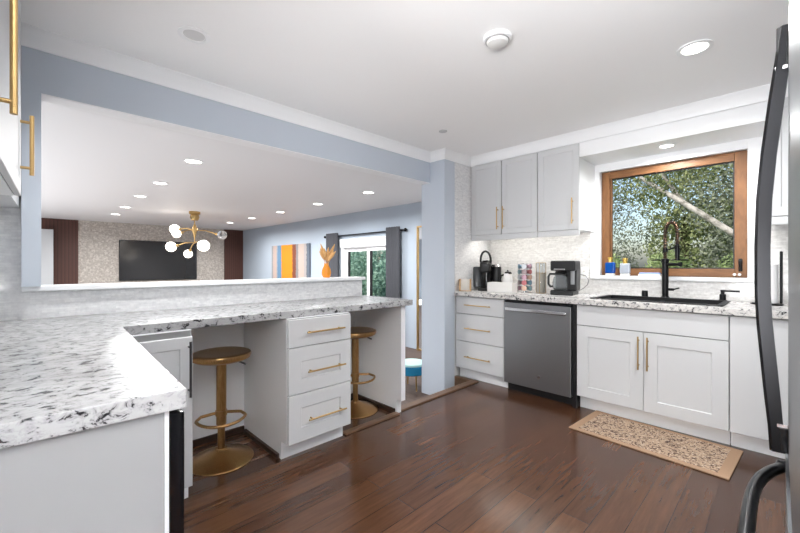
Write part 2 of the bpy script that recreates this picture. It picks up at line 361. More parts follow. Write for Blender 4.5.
# soffit over the sink, flush with the upper cabinets
S('trim_9', MB().box(-2.478, .8, 3.545, WY, 2.3, CZ - .001).box(-1.302, -.086, 3.535, WY, 2.172, 2.3), M['white'])
# window 1 (timber awning window over the sink)
win = S('window_1', MB().box(-1.345, wx0, WY - .016, WY, 1.062, 2.155, .002).box(wx1, -.135, WY - .016, WY, 1.062, 2.155, .002).box(wx0, wx1, WY - .016, WY, wz1 - .005, 2.155, .002), M['white'])
MB().box(-1.345, -.135, WY - .03, WY, 1.068, 1.10, .004).box(wx0, wx1, WY - .01, WY + .08, 1.08, 1.10).build('window_sill', M['white'], win)
fy0, fy1 = WY + .035, WY + .10
f = MB(); f.box(wx0 + .006, wx0 + .074, fy0, fy1, 1.10, wz1 - .004, .004); f.box(wx1 - .078, wx1 - .004, fy0, fy1, 1.10, wz1 - .004, .004)
f.box(wx0 + .078, wx0 + .088, fy0 + .012, fy1 - .01, 1.165, 2.03, .002); f.build('side_frame', M['winwood'], win)
MB().box(wx0 + .074, wx1 - .078, fy0, fy1, 1.10, 1.168, .004).box(wx0 + .074, wx1 - .078, fy0, fy1, 2.026, wz1 - .004, .004).build('rail_frame', M['winwoodh'], win)
MB().box(wx0 + .072, wx1 - .076, fy0 + .035, fy0 + .041, 1.16, 2.03).build('pane', M['pane'], win)
g = MB(); ga, gb = wx0 + .074, wx1 - .078
g.box(ga, gb, fy0 + .022, fy0 + .034, 1.168, 1.178).box(ga, gb, fy0 + .022, fy0 + .034, 2.016, 2.026).box(ga, ga + .01, fy0 + .022, fy0 + .034, 1.178, 2.016).box(gb - .01, gb, fy0 + .022, fy0 + .034, 1.178, 2.016).build('gasket', M['black'], win)
h = MB().box(-.262, -.238, fy0 - .008, fy0, 1.15, 1.25, .006).box(-.258, -.242, fy0 - .03, fy0 - .006, 1.16, 1.24, .006); h.cyl((-.25, fy0 - .03, 1.235), (-.25, fy0 - .004, 1.235), .01)
h.build('window_latch', M['blackmetal'], win)
MB().cyl((-.285, fy0 - .012, 1.125), (-.285, fy0, 1.125), .01).cyl((-.255, fy0 - .012, 1.125), (-.255, fy0, 1.125), .01).build('screw_cap', M['white'], win)

# sliding door of the dining room
sd = S('door_1', MB().box(-6.40, -6.32, BY - .03, BY + .06, LOW, 1.62).box(-4.82, -4.74, BY - .03, BY + .06, LOW, 1.62).box(-6.32, -4.82, BY - .03, BY + .06, 1.54, 1.62).box(-6.32, -4.82, BY - .03, BY + .06, LOW, LOW + .06), M['white'])
for k, (a, b) in enumerate(((-6.32, -5.54), (-5.60, -4.82))):
    y0 = BY + (.0 if k else .025)
    lf = MB().box(a, a + .085, y0, y0 + .022, LOW + .06, 1.54).box(b - .07, b, y0, y0 + .022, LOW + .06, 1.54).box(a + .085, b - .07, y0, y0 + .022, 1.47, 1.54).box(a + .085, b - .07, y0, y0 + .022, LOW + .06, LOW + .16).build('door_panel', M['white'], sd)
    MB().box(a + .085, b - .07, y0 + .008, y0 + .013, LOW + .16, 1.47).build('pane', M['pane'], lf)
    MB().box(a + .088, a + .16, y0 - .004, y0 + .006, LOW + .16, 1.47).build('screen_edge', M['black'], lf)

# ------------------------------------------------------------------ cabinets
def bar_h(mb, cx, cz, ln, y=-.035, r=.0055, vert=False):
    if vert:
        mb.cyl((cx, y, cz - ln / 2), (cx, y, cz + ln / 2), r, 14)
        for s in (-1, 1): mb.cyl((cx, y, cz + s * (ln / 2 - .03)), (cx, .002, cz + s * (ln / 2 - .03)), r * .8, 10)
    else:
        mb.cyl((cx - ln / 2, y, cz), (cx + ln / 2, y, cz), r, 14)
        for s in (-1, 1): mb.cyl((cx + s * (ln / 2 - .03), y, cz), (cx + s * (ln / 2 - .03), .002, cz), r * .8, 10)
    return mb
def cabinet(name, label, cat, loc, rz, w, d, z0, z1, toe, fronts, group=None, hm=None, toe_in=.075, hollow=False):
    r = thing(name, label, cat, loc, rz, group)
    if hollow: MB().box(.001, .018, .021, d, z0 + toe, z1).box(w - .018, w - .001, .021, d, z0 + toe, z1).box(.018, w - .018, .021, d, z0 + toe, z0 + toe + .018).box(.018, w - .018, d - .01, d, z0 + toe + .018, z1).build('body', M['white'], r)
    else: MB().box(.001, w - .001, .021, d, z0 + toe, z1).build('body', M['white'], r)  # bodies coloured whiter than the fronts to lift their shaded sides
    MB().box(.004, w - .004, .018, .0215, z0 + toe + .004, z1 - .004).build('front_frame', M['seam'], r)
    if toe: MB().box(.001, w - .001, toe_in, d, z0, z0 + toe).build('toe_kick', M['white'], r)  # whiter than the fronts to offset the shade under them
    for f in fronts:
        o = MB().front(f['x'][0] + .0015, f['x'][1] - .0015, f['z'][0] + .0015, f['z'][1] - .0015, .018, f.get('rail', 0), f.get('rec', .007)).build(f['n'], M['cab'], r, smooth=False)
        if 'h' in f:
            ax, cx, cz, ln = f['h']
            bar_h(MB(), cx, cz, ln, vert=ax == 'v', r=f.get('r', .0055)).build('handle', f.get('hm', M['brass']), o)
    return r
D3 = lambda w, rails: [dict(n='drawer', x=(0, w), z=(.69, .868), rail=rails[0], h=('h', w / 2, .785, .31)),
                       dict(n='drawer', x=(0, w), z=(.402, .687), rail=rails[1], h=('h', w / 2, .543, .31)),
                       dict(n='drawer', x=(0, w), z=(.112, .399), rail=rails[1], h=('h', w / 2, .247, .31))]
FY = 3.26
# run under the window
cabinet('drawer_cabinet', 'white three drawer base cabinet with brass pulls, left of the dishwasher', 'cabinet', (-2.476, FY, 0), 0, .576, .60, 0, .874, .11, D3(.576, (0, 0)))
cabinet('sink_cabinet', 'wide white sink cabinet with two panelled doors under the black sink', 'cabinet', (-1.222, FY, 0), 0, .962, .60, 0, .874, .11, [
    dict(n='false_drawer', x=(0, .962), z=(.703, .868)),
    dict(n='door', x=(0, .479), z=(.112, .70), rail=.085, h=('v', .452, .545, .245)),
    dict(n='door', x=(.479, .962), z=(.112, .70), rail=.085, h=('v', .510, .545, .245))], hollow=True)
cabinet('corner_cabinet', 'plain white base cabinet right of the sink cabinet, partly behind the fridge handle', 'cabinet', (-.258, FY, 0), 0, 1.05, .60, 0, .874, .11, [
    dict(n='door', x=(0, .30), z=(.112, .868)), dict(n='door', x=(.30, 1.05), z=(.112, .868), rail=.07)])
# dishwasher
r = thing('dishwasher', 'slate grey dishwasher with bar handle between the white base cabinets', 'dishwasher', (-1.893, FY, 0))
MB().box(.002, .664, .03, .58, .10, .868).box(.004, .664, .06, .5, 0, .10).build('tub', M['black'], r)
dd = MB().box(.006, .632, -.022, .03, .085, .845, .006).build('door', M['slate'], r)
MB().box(.01, .628, -.014, .03, .847, .866, .003).build('control_strip', M['blackgloss'], r)
MB().box(.035, .603, -.058, -.040, .772, .804, .007).box(.05, .08, -.045, -.018, .778, .798, .003).box(.558, .588, -.045, -.018, .778, .798, .003).build('handle', M['chrome'], dd)
lg = MB(); lg.cyl((.352, -.0235, .20), (.352, -.021, .20), .0145, 28); lg.build('emblem', M['chrome'], dd)
e = MB()
e.tube([(.352 + .0115 * cos(a * pi / 12), -.0238, .20 + .0115 * sin(a * pi / 12)) for a in range(24)], .0009, 6, True)
e.tube([(.352 - .002 + .0045 * cos(a), -.0238, .20 + .003 + .0045 * sin(a)) for a in [x * pi / 8 for x in range(3, 15)]], .0009, 6)
e.tube([(.352 + .004 + .004 * cos(a), -.0238, .20 - .003 + .004 * sin(a)) for a in [x * pi / 8 for x in range(-5, 6)]], .0009, 6)
e.build('emblem_script', M['black'], dd)
MB().box(.637, .667, .0, .03, .0, .868).build('side_filler', M['black'], r)
# upper cabinets left of the window
UF = 3.53
for (x0, x1, lab, fr) in ((-2.468, -1.697, 'white double door wall cabinet above the pod coffee maker', [
        dict(n='door', x=(0, .378), z=(1.522, 2.298), rail=.052, rec=.004, h=('v', .345, 1.692, .235)), dict(n='door', x=(.386, .771), z=(1.522, 2.298), rail=.052, rec=.004, h=('v', .412, 1.692, .235))]),
        (-1.692, -1.303, 'white single door wall cabinet left of the window, above the drip coffee maker', [dict(n='door', x=(.002, .389), z=(1.522, 2.298), rail=.052, rec=.004, h=('v', .337, 1.692, .235))])):
    r = cabinet('wall_cabinet', lab, 'cabinet', (x0, UF, 0), 0, x1 - x0, WY - UF - .009, 1.522, 2.299, 0, fr, 'white wall cabinets on the window wall')
    MB().box(0, x1 - x0, .006, .028, 1.468, 1.521, .003).build('light_rail', M['cab'], r)
r = cabinet('wall_cabinet', 'white wall cabinet right of the window, behind the fridge handle', 'cabinet', (-.085, UF, 0), 0, .88, WY - UF - .009, 1.522, 2.299, 0, [dict(n='door', x=(0, .44), z=(1.522, 2.298), rail=.06, h=('v', .41, 1.69, .235)), dict(n='door', x=(.44, .88), z=(1.522, 2.298), rail=.06, h=('v', .47, 1.69, .235))], 'white wall cabinets on the window wall')
MB().box(0, .88, .006, .028, 1.468, 1.521, .003).build('light_rail', M['cab'], r)
# under-cabinet LED bars
r = tag(MB().box(-2.40, -1.36, 3.62, 3.66, 1.505, 1.519, .003).build('led_bar', M['lamp']), 'thin lit bar lamp under the white wall cabinets', 'lamp')
area('led_bar_light', (-1.88, 3.64, 1.50), (0, 0, 0), 1.0, .04, P_LED, (1, .97, .92))

# countertop of the window run: four strips round the sink cut-out
cx0, cx1, cy0, cy1 = -2.475, .80, 3.232, WY - .009
sx0, sx1, sy0, sy1 = -1.13, -.31, 3.35, 3.80
ct = MB()
ct.prism([(cx0, cy0), (cx1, cy0), (cx1, cy1), (cx0, cy1)], .8745, .92, .004)
ct = ct.build('countertop', M['granite2']); tag(ct, 'white and grey stone worktop along the window wall', 'countertop')
cut = MB().box(sx0, sx1, sy0, sy1, .8, 1.0).build('cutter', M['granite2'])
md = ct.modifiers.new('cut', 'BOOLEAN'); md.object = cut; md.operation = 'DIFFERENCE'; md.solver = 'EXACT'
dg = bpy.context.evaluated_depsgraph_get(); me = bpy.data.meshes.new_from_object(ct.evaluated_get(dg)); ct.modifiers.clear(); ct.data = me
bpy.data.objects.remove(cut)
# sink
r = thing('sink', 'black double bowl sink set into the worktop under the window', 'sink', (-.72, 3.575, .92))
W2, D2 = .425, .24
def ring(mb, x0, x1, y0, y1, t, z0, z1):
    mb.box(x0, x1, y0, y0 + t, z0, z1).box(x0, x1, y1 - t, y1, z0, z1).box(x0, x0 + t, y0 + t, y1 - t, z0, z1).box(x1 - t, x1, y0 + t, y1 - t, z0, z1); return mb
ring(MB(), -W2, W2, -D2, D2, .035, .0005, .008).build('rim', M['sinkblack'], r)
bowl = ring(MB(), -W2 + .018, W2 - .018, -D2 + .018, D2 - .018, .012, -.20, .002).box(-.012, .012, -D2 + .03, D2 - .03, -.19, -.02).box(-W2 + .02, W2 - .02, -D2 + .02, D2 - .02, -.21, -.20)
bowl.build('bowl', M['sinkblack'], r)
for s in (-.2, .2): MB().lathe([(.0, -.199), (.045, -.199), (.045, -.194), (.036, -.193), (.03, -.197), (0, -.197)], (s, 0, 0)).build('drain', M['chrome'], r)
# faucet
r = thing('faucet', 'tall black spring-neck kitchen faucet behind the sink', 'faucet', (-.715, 3.84, .92))
fl = MB().lathe([(.034, 0), (.034, .006), (.027, .012), (.025, .02)]).cyl((0, 0, .015), (0, 0, .30), .0235, 24).lathe([(.0235, .30), (.028, .305), (.028, .33), (.016, .335)]).build('body', M['blackmetal'], r)
arc = [(0, 0, .33), (0, 0, .42), (0, 0, .52)] + [(0 + .045 - .045 * cos(a * pi / 12), -.03 * (a / 12), .55 + .09 * sin(a * pi / 12)) for a in range(13)] + [(.09, -.032, .50), (.09, -.034, .45)]
def resample(pts, n):
    P = [Vector(p) for p in pts]; d = [0]
    for a, b in zip(P, P[1:]): d.append(d[-1] + (b - a).length)
    out = []
    for k in range(n):
        t = d[-1] * k / (n - 1); i = max(j for j in range(len(d)) if d[j] <= t + 1e-9); i = min(i, len(P) - 2)
        out.append(P[i].lerp(P[i + 1], (t - d[i]) / max(1e-9, d[i + 1] - d[i])))
    return out
path = resample(arc, 60)
MB().tube(path, .0085, 10).build('hose', M['black'], r)
hel = []
fine_p = resample(arc, 420)
for i, p in enumerate(fine_p):
    a = fine_p[max(0, i - 1)]; b = fine_p[min(len(fine_p) - 1, i + 1)]; d = (b - a).normalized(); u = d.cross(Vector((0, 1, .01))).normalized(); v_ = d.cross(u)
    ph = i * 2 * pi / 10; hel.append(p + (u * cos(ph) + v_ * sin(ph)) * .0145)
MB().tube(hel, .0035, 6).build('spring', mat('copper_bronze_spring', (104, 80, 64), .35, 1), r)
MB().cyl((.09, -.034, .455), (.09, -.034, .42), .014, 18).cyl((.09, -.034, .42), (.09, -.034, .33), .019, 18, .016).cyl((.09, -.034, .33), (.09, -.034, .318), .021, 18).build('spray_head', M['blackmetal'], r)
MB().cyl((0, 0, .40), (.09, -.034, .43), .006, 12).cyl((0, 0, .385), (0, 0, .42), .019, 18).tube([(.09 + .02 * cos(a * pi / 6), -.034 + .02 * sin(a * pi / 6), .432) for a in range(12)], .005, 8, True).build('support_arm', M['blackmetal'], r)
MB().cyl((0, 0, .285), (.115, -.05, .285), .013, 16).cyl((.105, -.046, .285), (.118, -.051, .285), .018, 16).build('pot_filler', M['blackmetal'], r)
MB().cyl((-.10, .02, .322), (.16, -.03, .322), .0045, 10).build('cross_bar', M['blackmetal'], r)
MB().cyl((.02, 0, .075), (.06, -.01, .075), .011, 14).cyl((.055, -.01, .075), (.10, -.02, .09), .006, 12).build('lever', M['blackmetal'], r)
tag(MB().lathe([(.024, 0), (.024, .045), (.021, .052), (.021, .056), (0, .056)], (-.87, 3.87, .9202)).build('air_gap', M['blackmetal']), 'small black air gap cap left of the faucet', 'air gap')
r = thing('soap_dispenser', 'black built-in soap pump at the right end of the sink', 'soap dispenser', (-.345, 3.86, .92))
MB().lathe([(.026, 0), (.026, .006), (.02, .01), (.02, .05), (.012, .055), (.012, .075), (0, .075)]).build('body', M['blackmetal'], r)
MB().cyl((-.012, 0, .078), (.10, -.03, .078), .007, 12).cyl((0, 0, .07), (0, 0, .085), .013, 14).build('spout', M['blackmetal'], r)

# ------------------------------------------------------------------ peninsula (faces +x)
PX = -2.085
PR = radians(90)
cabinet('peninsula_cabinet', 'white panelled door cabinet in the corner beside the near bar stool', 'cabinet', (PX, .31, 0), PR, .276, .66, 0, .874, .11, [
    dict(n='door', x=(0, .276), z=(.09, .842), rail=.055, h=('v', .256, .685, .275), hm=M['dark_metal'])])  # brass pull coloured dark for the shade it hangs in
cabinet('peninsula_drawer_cabinet', 'white panelled three drawer cabinet standing between the two gold bar stools', 'cabinet', (PX, 1.107, 0), PR, .465, .66, 0, .874, .11, [
    dict(n='drawer', x=(0, .465), z=(.697, .868), h=('h', .25, .785, .28)),
    dict(n='drawer', x=(0, .465), z=(.41, .694), rail=.085, h=('h', .256, .542, .28)),
    dict(n='drawer', x=(0, .465), z=(.112, .407), rail=.085, h=('h', .262, .245, .28))], toe_in=.095)
t_ = MB().box(-2.748, -2.15, 2.12, 2.166, .11, .874, .001).box(-2.748, -2.20, 2.12, 2.166, 0, .11)
tag(t_.build('end_panel', M['white']), 'white end panel closing the peninsula behind the far stool', 'panel')
S('baseboard_left', MB().box(-2.748, -2.733, .60, 1.105, .0, .04).box(-2.748, -2.733, 1.575, 2.118, .0, .04).box(-2.70, -2.20, 1.088, 1.1055, 0, .03).box(-2.733, -2.22, 2.104, 2.1195, 0, .035), M['darktrim'])
# near run, turned a touch like the real wall
NR = radians(180 - 2.3)
def nw(x, y):   # near-run local -> world; local x runs away from the camera to the corner, local y into the wall
    a = NR; return (-.954 + x * cos(a) - y * sin(a), .256 + x * sin(a) + y * cos(a))
pc = [nw(0, .63), nw(0, 0), nw(1.165, 0)]
ctp = MB().prism([pc[0], pc[1], (-2.118, nw(1.165, 0)[1]), (-2.118, 2.22), (-2.748, 2.22), (-2.748, nw(1.80, .63)[1])], .8745, .92, .0045)
tag(ctp.build('peninsula_countertop', M['granite']), 'speckled white and black granite worktop in an L along the half wall', 'countertop')
o0 = nw(.016, .004)
r = thing('black_appliance', 'black fronted built-in appliance under the near end of the speckled worktop', 'appliance', (o0[0], o0[1], 0), NR)
MB().box(.006, .598, .03, .585, .09, .868).box(.006, .598, .08, .585, .0, .09).build('body', M['black'], r)
MB().box(.002, .60, -.003, .028, .07, .862, .004).build('door', M['blackgloss'], r)
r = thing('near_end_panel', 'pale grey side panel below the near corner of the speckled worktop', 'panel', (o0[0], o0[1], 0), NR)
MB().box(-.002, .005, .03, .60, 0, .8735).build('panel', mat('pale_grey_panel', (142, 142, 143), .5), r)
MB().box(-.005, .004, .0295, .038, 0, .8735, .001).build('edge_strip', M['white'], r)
cab_x = o0[0] - .62; yb = nw(.64, .05)
cabinet('base_cabinet', 'white base cabinet filling the corner under the near worktop', 'cabinet', (yb[0], yb[1], 0), NR, .48, .55, 0, .874, .11, [dict(n='door', x=(0, .48), z=(.112, .868), rail=.07)])
# near wall and its upper cabinets
nwall = thing('wall_near', 'wall behind the near worktop', 'wall'); nwall['kind'] = 'structure'
p0 = nw(-.35, .64)
nwall.location = (p0[0], p0[1], 0); nwall.rotation_euler = (0, 0, NR)
MB().box(0, 2.2, .0, .12, 0, CZ + .05).build('plaster', M['blue'], nwall)
MB().box(.1, 2.13, -.008, 0, .921, 1.49).build('tile', M['tile_xz'], nwall)
def near_upper(a, b, lab, hs, ln=.25):
    o = nw(a, .335)
    w_ = b - a
    fr = []
    n = len(hs)
    for k, hx in enumerate(hs):
        fr.append(dict(n='door', x=(w_ * k / n, w_ * (k + 1) / n), z=(1.49, 2.29), rail=.06, rec=.005, r=.0075, h=('v', hx - a, 1.70 + (ln - .25) / 2, ln), hm=M['brass']))
    r = cabinet('near_wall_cabinet', lab, 'cabinet', (o[0], o[1], 0), NR, w_, .295, 1.49, 2.299, 0, fr, 'white wall cabinets above the near worktop')
    return r
near_upper(-.25, .42, 'white wall cabinet at upper left whose brass pull is cut by the picture top', [.378], .32)
near_upper(.425, 1.30, 'white wall cabinet at upper left whose brass pull hangs before the blue strip', [1.25])
fill = MB().box(1.302, 1.775, .03, .295, 1.49, 2.299).build('corner_filler', M['cab'])
o = nw(0, .335); fill.location = (o[0], o[1], 0); fill.rotation_euler = (0, 0, NR); tag(fill, 'white filler box joining the upper left cabinets to the tiled wall', 'cabinet')

# bar stools
def stool(label, loc, rz):
    r = thing('bar_stool', label, 'bar stool', loc, rz, 'gold bar stools at the peninsula')
    MB().lathe([(0, .615), (.10, .614), (.15, .618), (.168, .628), (.174, .645), (.170, .658), (.155, .664), (.12, .661), (.06, .656), (0, .655)], seg=48).build('seat', M['gold'], r)
    MB().lathe([(0, .0), (.185, 0), (.188, .004), (.184, .009), (.15, .022), (.10, .04), (.06, .054), (.036, .066), (.034, .072), (0, .072)], seg=48).build('base', M['gold'], r)
    MB().cyl((0, 0, .066), (0, 0, .36), .021, 24).build('lower_column', M['gold'], r)
    MB().cyl((0, 0, .22), (0, 0, .60), .029, 24).lathe([(.029, .59), (.07, .612), (.07, .617)], seg=24).build('column', M['gold'], r)
    pts = [(.0, -.03, .29), (.03, -.11, .29)] + [(.15 * cos(a) * 1.0 + .05, .14 * sin(a), .29 - .012 * cos(a)) for a in [radians(x) for x in range(-75, 76, 15)]] + [(.03, .11, .29), (0, .03, .29)]
    MB().tube(resample(pts, 40), .009, 10).cyl((0, 0, .275), (0, 0, .305), .034, 24).build('footrest', M['gold'], r)
    MB().tube([(0, .02, .602), (0, .09, .60), (.01, .14, .575)], .006, 8).build('lever', M['dark_metal'], r)
    return r
st = stool('gold bar stool in the near bay, left of the peninsula drawers', (-2.44, .845, 0), radians(-19))
s2 = dup(st); s2.location = (-2.50, 1.93, 0); s2['label'] = 'gold bar stool in the far bay, partly hidden by the peninsula drawers'

# ------------------------------------------------------------------ fridge
r = thing('refrigerator', 'stainless refrigerator at the right edge with long bowed dark handle', 'refrigerator', (.004, 1.40, 0), radians(-90 + .75))
FW = .90
MB().box(.004, FW - .004, .062, .70, .02, 1.80, .006).build('body', M['fridgeside'], r)
def bowdoor(z0, z1, bow, y0=.0):
    n = 14; front_ = [(FW * k / n, y0 - bow * (1 - (2 * k / n - 1) ** 2)) for k in range(n + 1)]
    front_[0] = (0, y0 + .006); front_.insert(1, (.006, y0 - bow * .03)); front_[-1] = (FW, y0 + .006)
    return MB().prism(front_ + [(FW, .058), (0, .058)], z0, z1)
dr = bowdoor(.735, 1.80, .002).build('door', M['stainless'], r)
fz = bowdoor(.06, .722, .002, -.005).build('freezer_drawer', M['stainless'], r)
MB().box(.02, FW - .02, .03, .6, 0, .06).build('base_grille', M['black'], r)
hx = .062
prof = [(.737, .034), (.80, .0375), (.87, .044), (.972, .052), (1.05, .058), (1.127, .0615), (1.245, .062), (1.363, .059), (1.48, .0505), (1.61, .037), (1.70, .026), (1.788, .016)]
hb = bmesh.new(); rows = []
for z, out in prof:
    th = .030 if .80 < z < 1.70 else .028
    inn = max(out - th, -.004 + 0.0)
    rows.append([hb.verts.new(p) for p in ((hx - .016, -inn, z), (hx - .019, -out + .006, z), (hx - .013, -out, z), (hx + .013, -out, z), (hx + .019, -out + .006, z), (hx + .016, -inn, z))])
for a, b in zip(rows, rows[1:]):
    for k in range(6): hb.faces.new((a[k], a[(k + 1) % 6], b[(k + 1) % 6], b[k]))
hb.faces.new(rows[0][::-1]); hb.faces.new(rows[-1]); bmesh.ops.recalc_face_normals(hb, faces=hb.faces)
mb = MB(); mb._add(hb); ho = mb.build('handle', M['handle_grey'], dr)
for z0, z1, yy in ((.738, .80, -.033), (1.69, 1.787, -.022)): MB().box(hx - .017, hx + .017, yy, .002, z0, z1, .003).build('handle_mount', M['blackgloss'], dr)
for z0, z1 in ((.80, .808), (1.682, 1.69)): MB().box(hx - .0175, hx + .0175, -.024, -.002, z0, z1).build('handle_ring', M['chrome'], dr)
pts = [(.055, .0, .70), (.058, -.018, .70)] + [(.06 + .78 * k / 16, -.012 - .05 * (1 - (2 * k / 16 - 1) ** 4), .70 - .004) for k in range(17)] + [(.842, -.018, .70), (.845, 0, .70)]
MB().tube(resample(pts, 60), .0125, 14).build('handle', M['handle_grey'], fz)

# ------------------------------------------------------------------ ceiling fixtures
def can(label, x, y, z, lens, power, group, size=.075, spread=radians(165)):
    r = thing('ceiling_light', label, 'ceiling light', (x, y, z), 0, group)
    MB().lathe([(size, 0), (size + .018, -.001), (size + .02, -.006), (size, -.008), (size - .004, -.004)], seg=32, hollow=True).build('trim_ring', M['white'], r)
    MB().lathe([(0, -.003), (size - .001, -.003), (size - .001, -.0005), (0, -.0005)], seg=32).build('lens', lens, r)
    if power: area('ceiling_light_lamp', (x, y, z - .012), (0, 0, 0), size * 1.8, 0, power, (.985, .995, 1), 'DISK', spread)
    return r
can('bright recessed ceiling light near the window, upper right', -.35, 2.60, CZ, M['lamp'], P_CAN, 'recessed kitchen ceiling lights', .062)
r = can('dim recessed ceiling light above the peninsula, upper left', -2.14, .607, CZ, M['lampoff'], P_CAN * .6, 'recessed kitchen ceiling lights', .056, radians(125))
MB().lathe([(.05, -.003), (.046, -.0045), (.036, -.0035), (0, -.0037)], seg=24).build('reflector', mat('pale_reflector', (214, 214, 214), .4), r)
for x, y, p in ((.25, 1.7, .8),): area('unseen_fill_lamp', (x, y, CZ - .012), (0, 0, 0), .14, 0, P_CAN * p, (.985, .995, 1), 'DISK', radians(165))  # unseen lamp without a fixture, added to brighten the drawer fronts
r = thing('smoke_detector', 'white round smoke detector on the kitchen ceiling', 'smoke detector', (-1.055, 1.745, CZ))
MB().lathe([(.072, -.001), (.072, -.012), (.066, -.018), (0, -.018)], seg=36).build('base_plate', M['white'], r)
MB().lathe([(.056, -.018), (.056, -.026), (.05, -.036), (.03, -.042), (0, -.043)], seg=36).build('cover', mat('smoke_detector_plastic', (226, 226, 224), .5), r)
MB().tube([(.058 * cos(a * pi / 12), .058 * sin(a * pi / 12), -.022) for a in range(24)], .003, 6, True).build('vent_slot', mat('vent_grey', (150, 150, 150), .6), r)
tag(MB().lathe([(.036, -.001), (.036, -.006), (.03, -.009), (0, -.009)], (-2.13, 2.62, CZ), 28).build('ceiling_sensor', mat('sensor_grey', (200, 200, 200), .5)), 'small grey disc on the kitchen ceiling near the header', 'sensor')
r = can('recessed light in the soffit above the sink window', -.68, 3.70, 2.172, M['lamp'], P_SOFFIT, 'soffit light', .05)
names = ['first', 'second', 'third', 'fourth', 'fifth']
for k, (x, y) in enumerate(((-4.15, 1.17), (-5.55, 1.18), (-6.81, 1.19), (-8.28, 1.22), (-9.57, 1.25))):
    can('recessed dining room light, %s from the viewer in the left row' % names[k], x, y, DZ, M['lamp'], P_CANO, 'recessed dining room ceiling lights')
for k, (x, y) in enumerate(((-4.18, 3.46), (-5.57, 3.5), (-6.94, 3.51), (-8.27, 3.51), (-9.52, 3.5))):
    can('recessed dining room light, %s from the viewer in the row by the blue wall' % names[k], x, y, DZ, M['lamp'], P_CANO, 'recessed dining room ceiling lights')

# ------------------------------------------------------------------ dining room
r = thing('television', 'large flat black television on the silver wallpaper', 'television', (-11.5, 2.44, 1.32))
MB().box(.002, .05, -.875, .875, -.51, .50, .006).build('bezel', M['black'], r)
MB().box(.05, .054, -.855, .855, -.485, .485, .001).build('screen', M['tv'], r)
RT = Vector((cos(radians(45.6)), sin(radians(45.6)), 0))
ch = thing('chandelier', 'gold branching chandelier with lit glass globes', 'chandelier', (-8.08, 2.30, DZ))
MB().lathe([(.10, 0), (.10, -.05), (.07, -.055), (.085, -.11), (.06, -.17), (.02, -.175), (0, -.175)], seg=28).build('canopy', M['brass'], ch)
MB().cyl((0, 0, -.03), (0, 0, -.62), .011).sphere((0, 0, -.36), .05).lathe([(.018, -.25), (.034, -.29), (.05, -.36), (.03, -.42), (.018, -.5)]).build('stem', M['brass'], ch)
gl = [(-.45, -.33, .092, .1, 0), (-.265, -.44, .078, -.15, 0), (-.40, -.69, .094, -.1, 0), (-.195, -.82, .08, .12, 0), (.235, -.67, .108, -.12, 0), (.49, -.45, .09, .1, 1)]
FWD = Vector((-sin(radians(45.6)), cos(radians(45.6)), 0))
for dx, dz, gr, dp, clear in gl:
    c = RT * dx + FWD * dp + Vector((0, 0, dz))
    s0 = Vector((0, 0, -.36 if dz > -.5 else -.6))
    e = c - (c - s0).normalized() * gr
    arm = MB().tube([s0, s0.lerp(e, .5) + Vector((0, 0, .03)), e], .0095, 8).cyl(e - (c - s0).normalized() * .04, e + (c - s0).normalized() * .012, .026, 14).build('arm', M['brass'], ch)
    MB().sphere(c, gr, 22).build('globe', M['globeclear'] if clear else M['globe'], arm)
r = tag(MB().box(-9.50, -7.62, BY - .04, BY - .002, .55, 1.70, .004).build('painting', M['painting']), 'abstract canvas of vertical orange, blue and grey stripes on the blue wall', 'painting')
# curtains
cr = thing('curtain_rod', 'dark curtain rod above the sliding door', 'curtain rod', (-5.6, BY - .045, 1.80))
MB().cyl((-1.34, 0, 0), (1.06, 0, 0), .014).sphere((-1.36, 0, 0), .03).sphere((1.08, 0, 0), .03).build('rod', M['blackmetal'], cr)
MB().cyl((-1.25, 0, 0), (-1.25, .0445, 0), .01).build('bracket', M['blackmetal'], cr)
MB().cyl((.98, 0, 0), (.98, .0445, 0), .01).build('bracket', M['blackmetal'], cr)
def curtain(label, x0, x1):
    t = bmesh.new(); n = 60; a = []; b = []
    for k in range(n + 1):
        u = k / n; x = x0 + (x1 - x0) * u; y = BY - .105 + .028 * sin(u * 2 * pi * 5.5)
        a.append((t.verts.new((x, y, 1.86)), t.verts.new((x, y, LOW + .02)), t.verts.new((x, y + .006, 1.86)), t.verts.new((x, y + .006, LOW + .02))))
    for p, q in zip(a, a[1:]):
        t.faces.new((p[0], q[0], q[1], p[1])); t.faces.new((p[2], p[3], q[3], q[2])); t.faces.new((p[0], p[2], q[2], q[0])); t.faces.new((p[1], q[1], q[3], p[3]))
    t.faces.new((a[0][0], a[0][1], a[0][3], a[0][2])); t.faces.new((a[-1][0], a[-1][2], a[-1][3], a[-1][1]))
    bmesh.ops.recalc_face_normals(t, faces=t.faces); mb = MB(); mb._add(t)
    return tag(mb.build('curtain', M['curtain']), label, 'curtain', 'charcoal curtains of the sliding door')
curtain('charcoal curtain at the left of the sliding door, behind the vase', -6.84, -6.42)
curtain('charcoal curtain at the right of the sliding door', -4.95, -4.61)
tag(MB().box(-6.42, -4.72, BY - .05, BY - .031, 1.55, 1.68, .003).cyl((-6.42, BY - .033, 1.70), (-4.72, BY - .033, 1.70), .028).build('roller_shade', M['shade']), 'white roller shade rolled up above the sliding door glass', 'roller shade')
r = thing('mirror', 'tall mirror in a slim gold frame leaning on the blue wall behind the pillar', 'mirror', (-4.0, BY - .03, 0))
ring_ = MB().box(-.26, -.235, -.02, .028, LOW + .001, 1.84, .003).box(.235, .26, -.02, .028, LOW + .001, 1.84, .003).box(-.235, .235, -.02, .028, 1.815, 1.84, .003).box(-.235, .235, -.02, .028, LOW + .001, LOW + .026, .003)
ring_.build('frame', M['brass'], r)
MB().box(-.235, .235, .0, .02, LOW + .026, 1.815).build('glass', mat('mirror_glass', (225, 228, 232), .03, 1), r)
